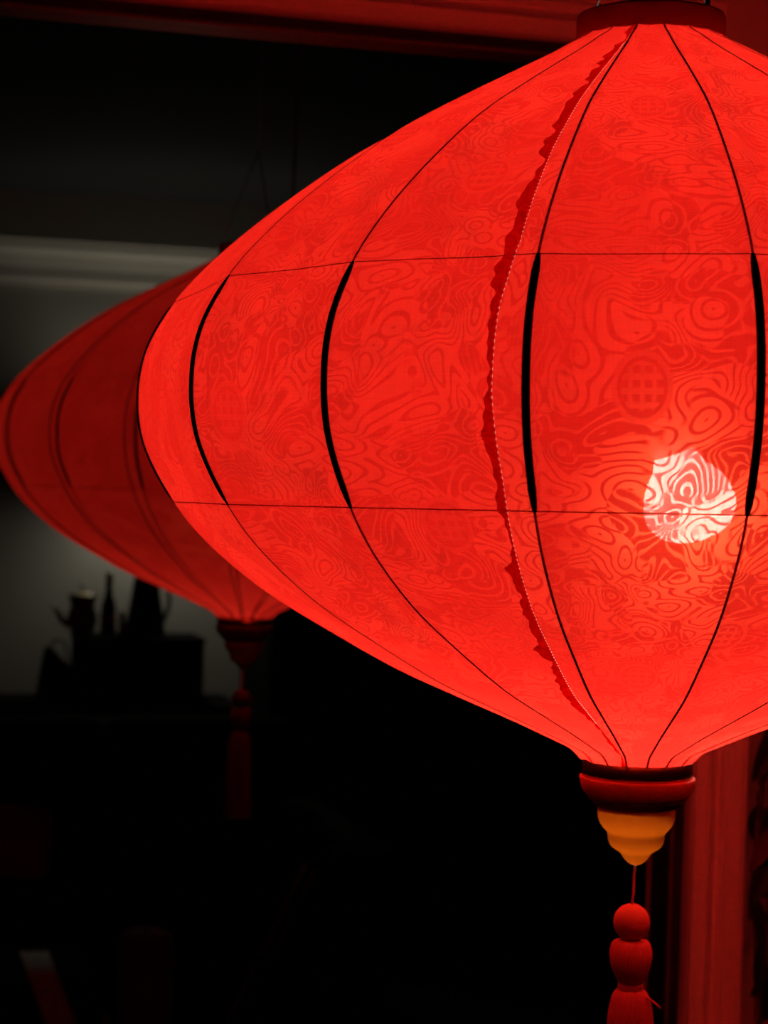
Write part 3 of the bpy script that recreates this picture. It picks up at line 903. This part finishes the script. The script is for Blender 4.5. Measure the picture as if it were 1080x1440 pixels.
# grey cloth over an ottoman, wooden stick, leaning picture
Q_O = FAR_Q - 2.35
ot0, oz = wpt(20, 1372, Q_O); ot1, _ = wpt(118, 1372, Q_O)
ot = wroot('ottoman', 'low dark upholstered ottoman in front of the sofa', 'ottoman')
MB().box((ot0 - 0.04, Q_O, 0.06), (ot1 + 0.02, Q_O + 0.36, oz - 0.008)).build('body', M['near_black'], ot, bevel=0.02)
for (a, b) in ((ot0 - 0.02, 0.02), (ot1 - 0.04, 0.02), (ot0 - 0.02, 0.30), (ot1 - 0.04, 0.30)):
    MB().box((a, Q_O + b, 0.0), (a + 0.04, Q_O + b + 0.04, 0.06)).build('foot', M['black'], ot)
# cloth: strip lying over the ottoman's top and hanging slanted down its front
A, za = wpt(38, 1372, Q_O - 0.012); B, _ = wpt(80, 1370, Q_O - 0.012); C_, zc_ = wpt(68, 1450, Q_O - 0.012); D_, _ = wpt(114, 1450, Q_O - 0.012)
vs = []; fs = []
path = [(-0.20, oz, 0.0, -0.22), (-0.06, oz, 0.0, -0.06), (0.0, oz, 0.0, 0.0), (0.012, oz - 0.010, 0.12, 0.0), (0.014, 0.5 * (oz + zc_), 0.5, 0.0), (0.018, zc_, 1.0, 0.0), (0.016, zc_ - 0.10, 1.9, 0.0)]
NC = 10
for thick in (0.0, 0.004):
    for (fq, z, sl, back) in path:
        for k in range(NC + 1):
            u = k / NC
            x = (A + (C_ - A) * sl) * (1 - u) + (B + (D_ - B) * sl) * u
            vs.append((x, Q_O - fq if back == 0.0 else Q_O - back, z + thick + 0.0015 * math.sin(u * 14) + (0.002 if back else 0)))
            if back == 0.0: vs[-1] = (x, Q_O - fq - thick + 0.002 * math.sin(u * 14), z + (thick if sl == 0 else 0))
K = len(path); N1 = K * (NC + 1)
for b in (0, N1):
    for i in range(K - 1):
        for k in range(NC):
            a = b + i * (NC + 1) + k
            fs.append((a, a + 1, a + NC + 2, a + NC + 1))
for i in range(K - 1):
    for k in (0, NC):
        a = i * (NC + 1) + k
        fs.append((a, a + NC + 1, N1 + a + NC + 1, N1 + a))
for i in (0, K - 1):
    for k in range(NC):
        a = i * (NC + 1) + k
        fs.append((a, a + 1, N1 + a + 1, N1 + a))
cl = MB().add(vs, fs).build('folded_cloth', M['grey_cloth'], None, True)
cl.matrix_world = WM
tag(cl, 'pale grey cloth strip draped over the dark ottoman', 'cloth')

a, z = wpt(150, 1424, Q_O - 0.15)
sk = wroot('wooden_stake', 'thin pale wooden stake standing beside the draped ottoman', 'stake')
MB().lathe([(0.001, 0.0), (0.05, 0.0), (0.05, 0.012), (0.01, 0.02), (0.001, 0.02)], 20, (a, Q_O - 0.15)).build('base', M['black'], sk, True)
MB().lathe([(0.0055, 0.015), (0.0055, z - 0.004), (0.004, z), (0.0005, z)], 12, (a, Q_O - 0.15)).build('pole', M['pine'], sk, True)

# picture frame leaning in the dark: two thin lit edges
Q_P = Q_F - 0.845
p0 = Vector((wpt(352, 1372, Q_P)[0], Q_P, wpt(352, 1372, Q_P)[1])); p1 = Vector((wpt(430, 1215, Q_P)[0], Q_P, wpt(430, 1215, Q_P)[1]))
d = (p1 - p0).normalized(); side = Vector((d.z, 0, -d.x)).normalized()
ext = p0 - d * ((p0.z - 0.02) / d.z)
pf = wroot('leaning_board', 'tilted dark board with two thin red lit edges leaning against the sofa arm', 'board')
wid = 0.034
def bar(o_, w0, w1, q0, q1, name, mat):
    g = MB(); vv = []
    for e in (ext, p1):
        for (s_, q_) in ((w0, q0), (w1, q0), (w1, q1), (w0, q1)): vv.append(e + side * s_ + Vector((0, q_, 0)))
    g.add(vv, [(0, 1, 2, 3), (4, 5, 6, 7), (0, 1, 5, 4), (1, 2, 6, 5), (2, 3, 7, 6), (3, 0, 4, 7)])
    return g.build(name, mat, o_)
bar(pf, 0.003, wid - 0.003, 0.0, 0.016, 'panel', M['near_black'])
bar(pf, 0.0, 0.003, -0.004, 0.018, 'edge_strip', M['frame_edge'])
bar(pf, wid - 0.003, wid, -0.004, 0.018, 'edge_strip', M['frame_edge'])

# ------------------------------------------------------------------ potted plant against the wall to the right
pt, _ = plane_tz(1120, 1300, -0.14)
plant = wroot('potted_plant', 'tall potted plant with dark broad leaves beside the window casing', 'plant')
pc = (pt + 0.05, -0.17)
MB().lathe([(0.001, 0.0), (0.095, 0.0), (0.105, 0.01), (0.13, 0.24), (0.14, 0.245), (0.14, 0.28), (0.125, 0.28), (0.12, 0.25), (0.001, 0.25)], 40, pc).build('pot', M['pot'], plant, True)
MB().lathe([(0.001, 0.262), (0.122, 0.258)], 30, pc).build('soil', M['soil'], plant, True)
pq = -0.065
stems = []
for k, (ppx, top) in enumerate(((1068, 1.66), (1090, 1.74), (1112, 1.62), (1140, 1.70), (1170, 1.58))):
    tx, _ = plane_tz(ppx, 1250, pq - 0.012 * (k % 3))
    pts_ = []
    for j in range(15):
        u = j / 14
        e = min(1.0, u / 0.45) ** 0.8
        pts_.append(Vector((pc[0] + (tx - pc[0]) * e + 0.004 * math.sin(j * 1.7 + k), pc[1] + (pq - 0.012 * (k % 3) - pc[1]) * e + 0.004 * math.cos(j * 1.3 + k), 0.25 + (top - 0.25) * u)))
    stems.append(pts_)
    MB().tube(pts_, 0.004, 7, radii=[0.0050 - 0.0002 * j for j in range(15)]).build('stem', M['stem'], plant, True)


def leaf_mesh(L, Wd, droop):
    n, m = 9, 4
    vs, fs = [], []
    for sgn in (1, -1):
        for i in range(n + 1):
            s = i / n
            ww_ = Wd * (math.sin(PI * min(1, s * 0.97 + 0.03)) ** 0.75) * (1 - 0.35 * s)
            for k in range(-m, m + 1):
                x = k / m
                vs.append((s * L, x * ww_ * 0.5, -droop * s * s * L - 0.10 * ww_ * (1 - abs(x)) * 1.0 + sgn * 0.0005))
    wd = 2 * m + 1; N = (n + 1) * wd
    for b in (0, N):
        for i in range(n):
            for k in range(wd - 1):
                a = b + i * wd + k
                fs.append((a, a + 1, a + wd + 1, a + wd))
    return mesh('leaf', vs, fs, True)


lm = [leaf_mesh(0.060, 0.030, 0.35), leaf_mesh(0.075, 0.036, 0.5), leaf_mesh(0.048, 0.022, 0.25)]
lr = [m_.copy() for m_ in lm]
for m_ in lm: m_.materials.append(M['leaf'])
for m_ in lr: m_.materials.append(M['leaf_red'])
rnd = random.Random(21)
CI = (Matrix.Translation(EYE) @ CAM_M).inverted()
def px_of(p):
    c = CI @ p
    return 540 + c.x / -c.z * F_PX
for k in range(260):
    sp_ = stems[k % 5]
    i = 4.0 + 9.8 * rnd.random()
    base = sp_[int(i)].lerp(sp_[min(14, int(i) + 1)], i - int(i))
    src = (lr if rnd.random() < 0.22 else lm)[rnd.randrange(3)]
    # leaves hang: length axis mostly downwards, faces turned towards the room
    ml = Matrix.Translation(base) @ Matrix.Rotation(rnd.uniform(-0.9, 0.9), 4, 'Y') @ Matrix.Rotation(rnd.uniform(-0.5, 0.25), 4, 'X') @ Matrix.Rotation(PI / 2, 4, 'Y') @ Matrix.Rotation(PI / 2 + rnd.uniform(-0.7, 0.7), 4, 'X')
    pts_ = [ml @ v_.co for v_ in src.vertices]
    if max(p.y for p in pts_) > -0.012 or min(px_of(WM @ p) for p in pts_) < 1049: continue     # keep clear of wall and casing
    o = bpy.data.objects.new('leaf', src); COL.objects.link(o); o.parent = plant
    o.matrix_local = ml
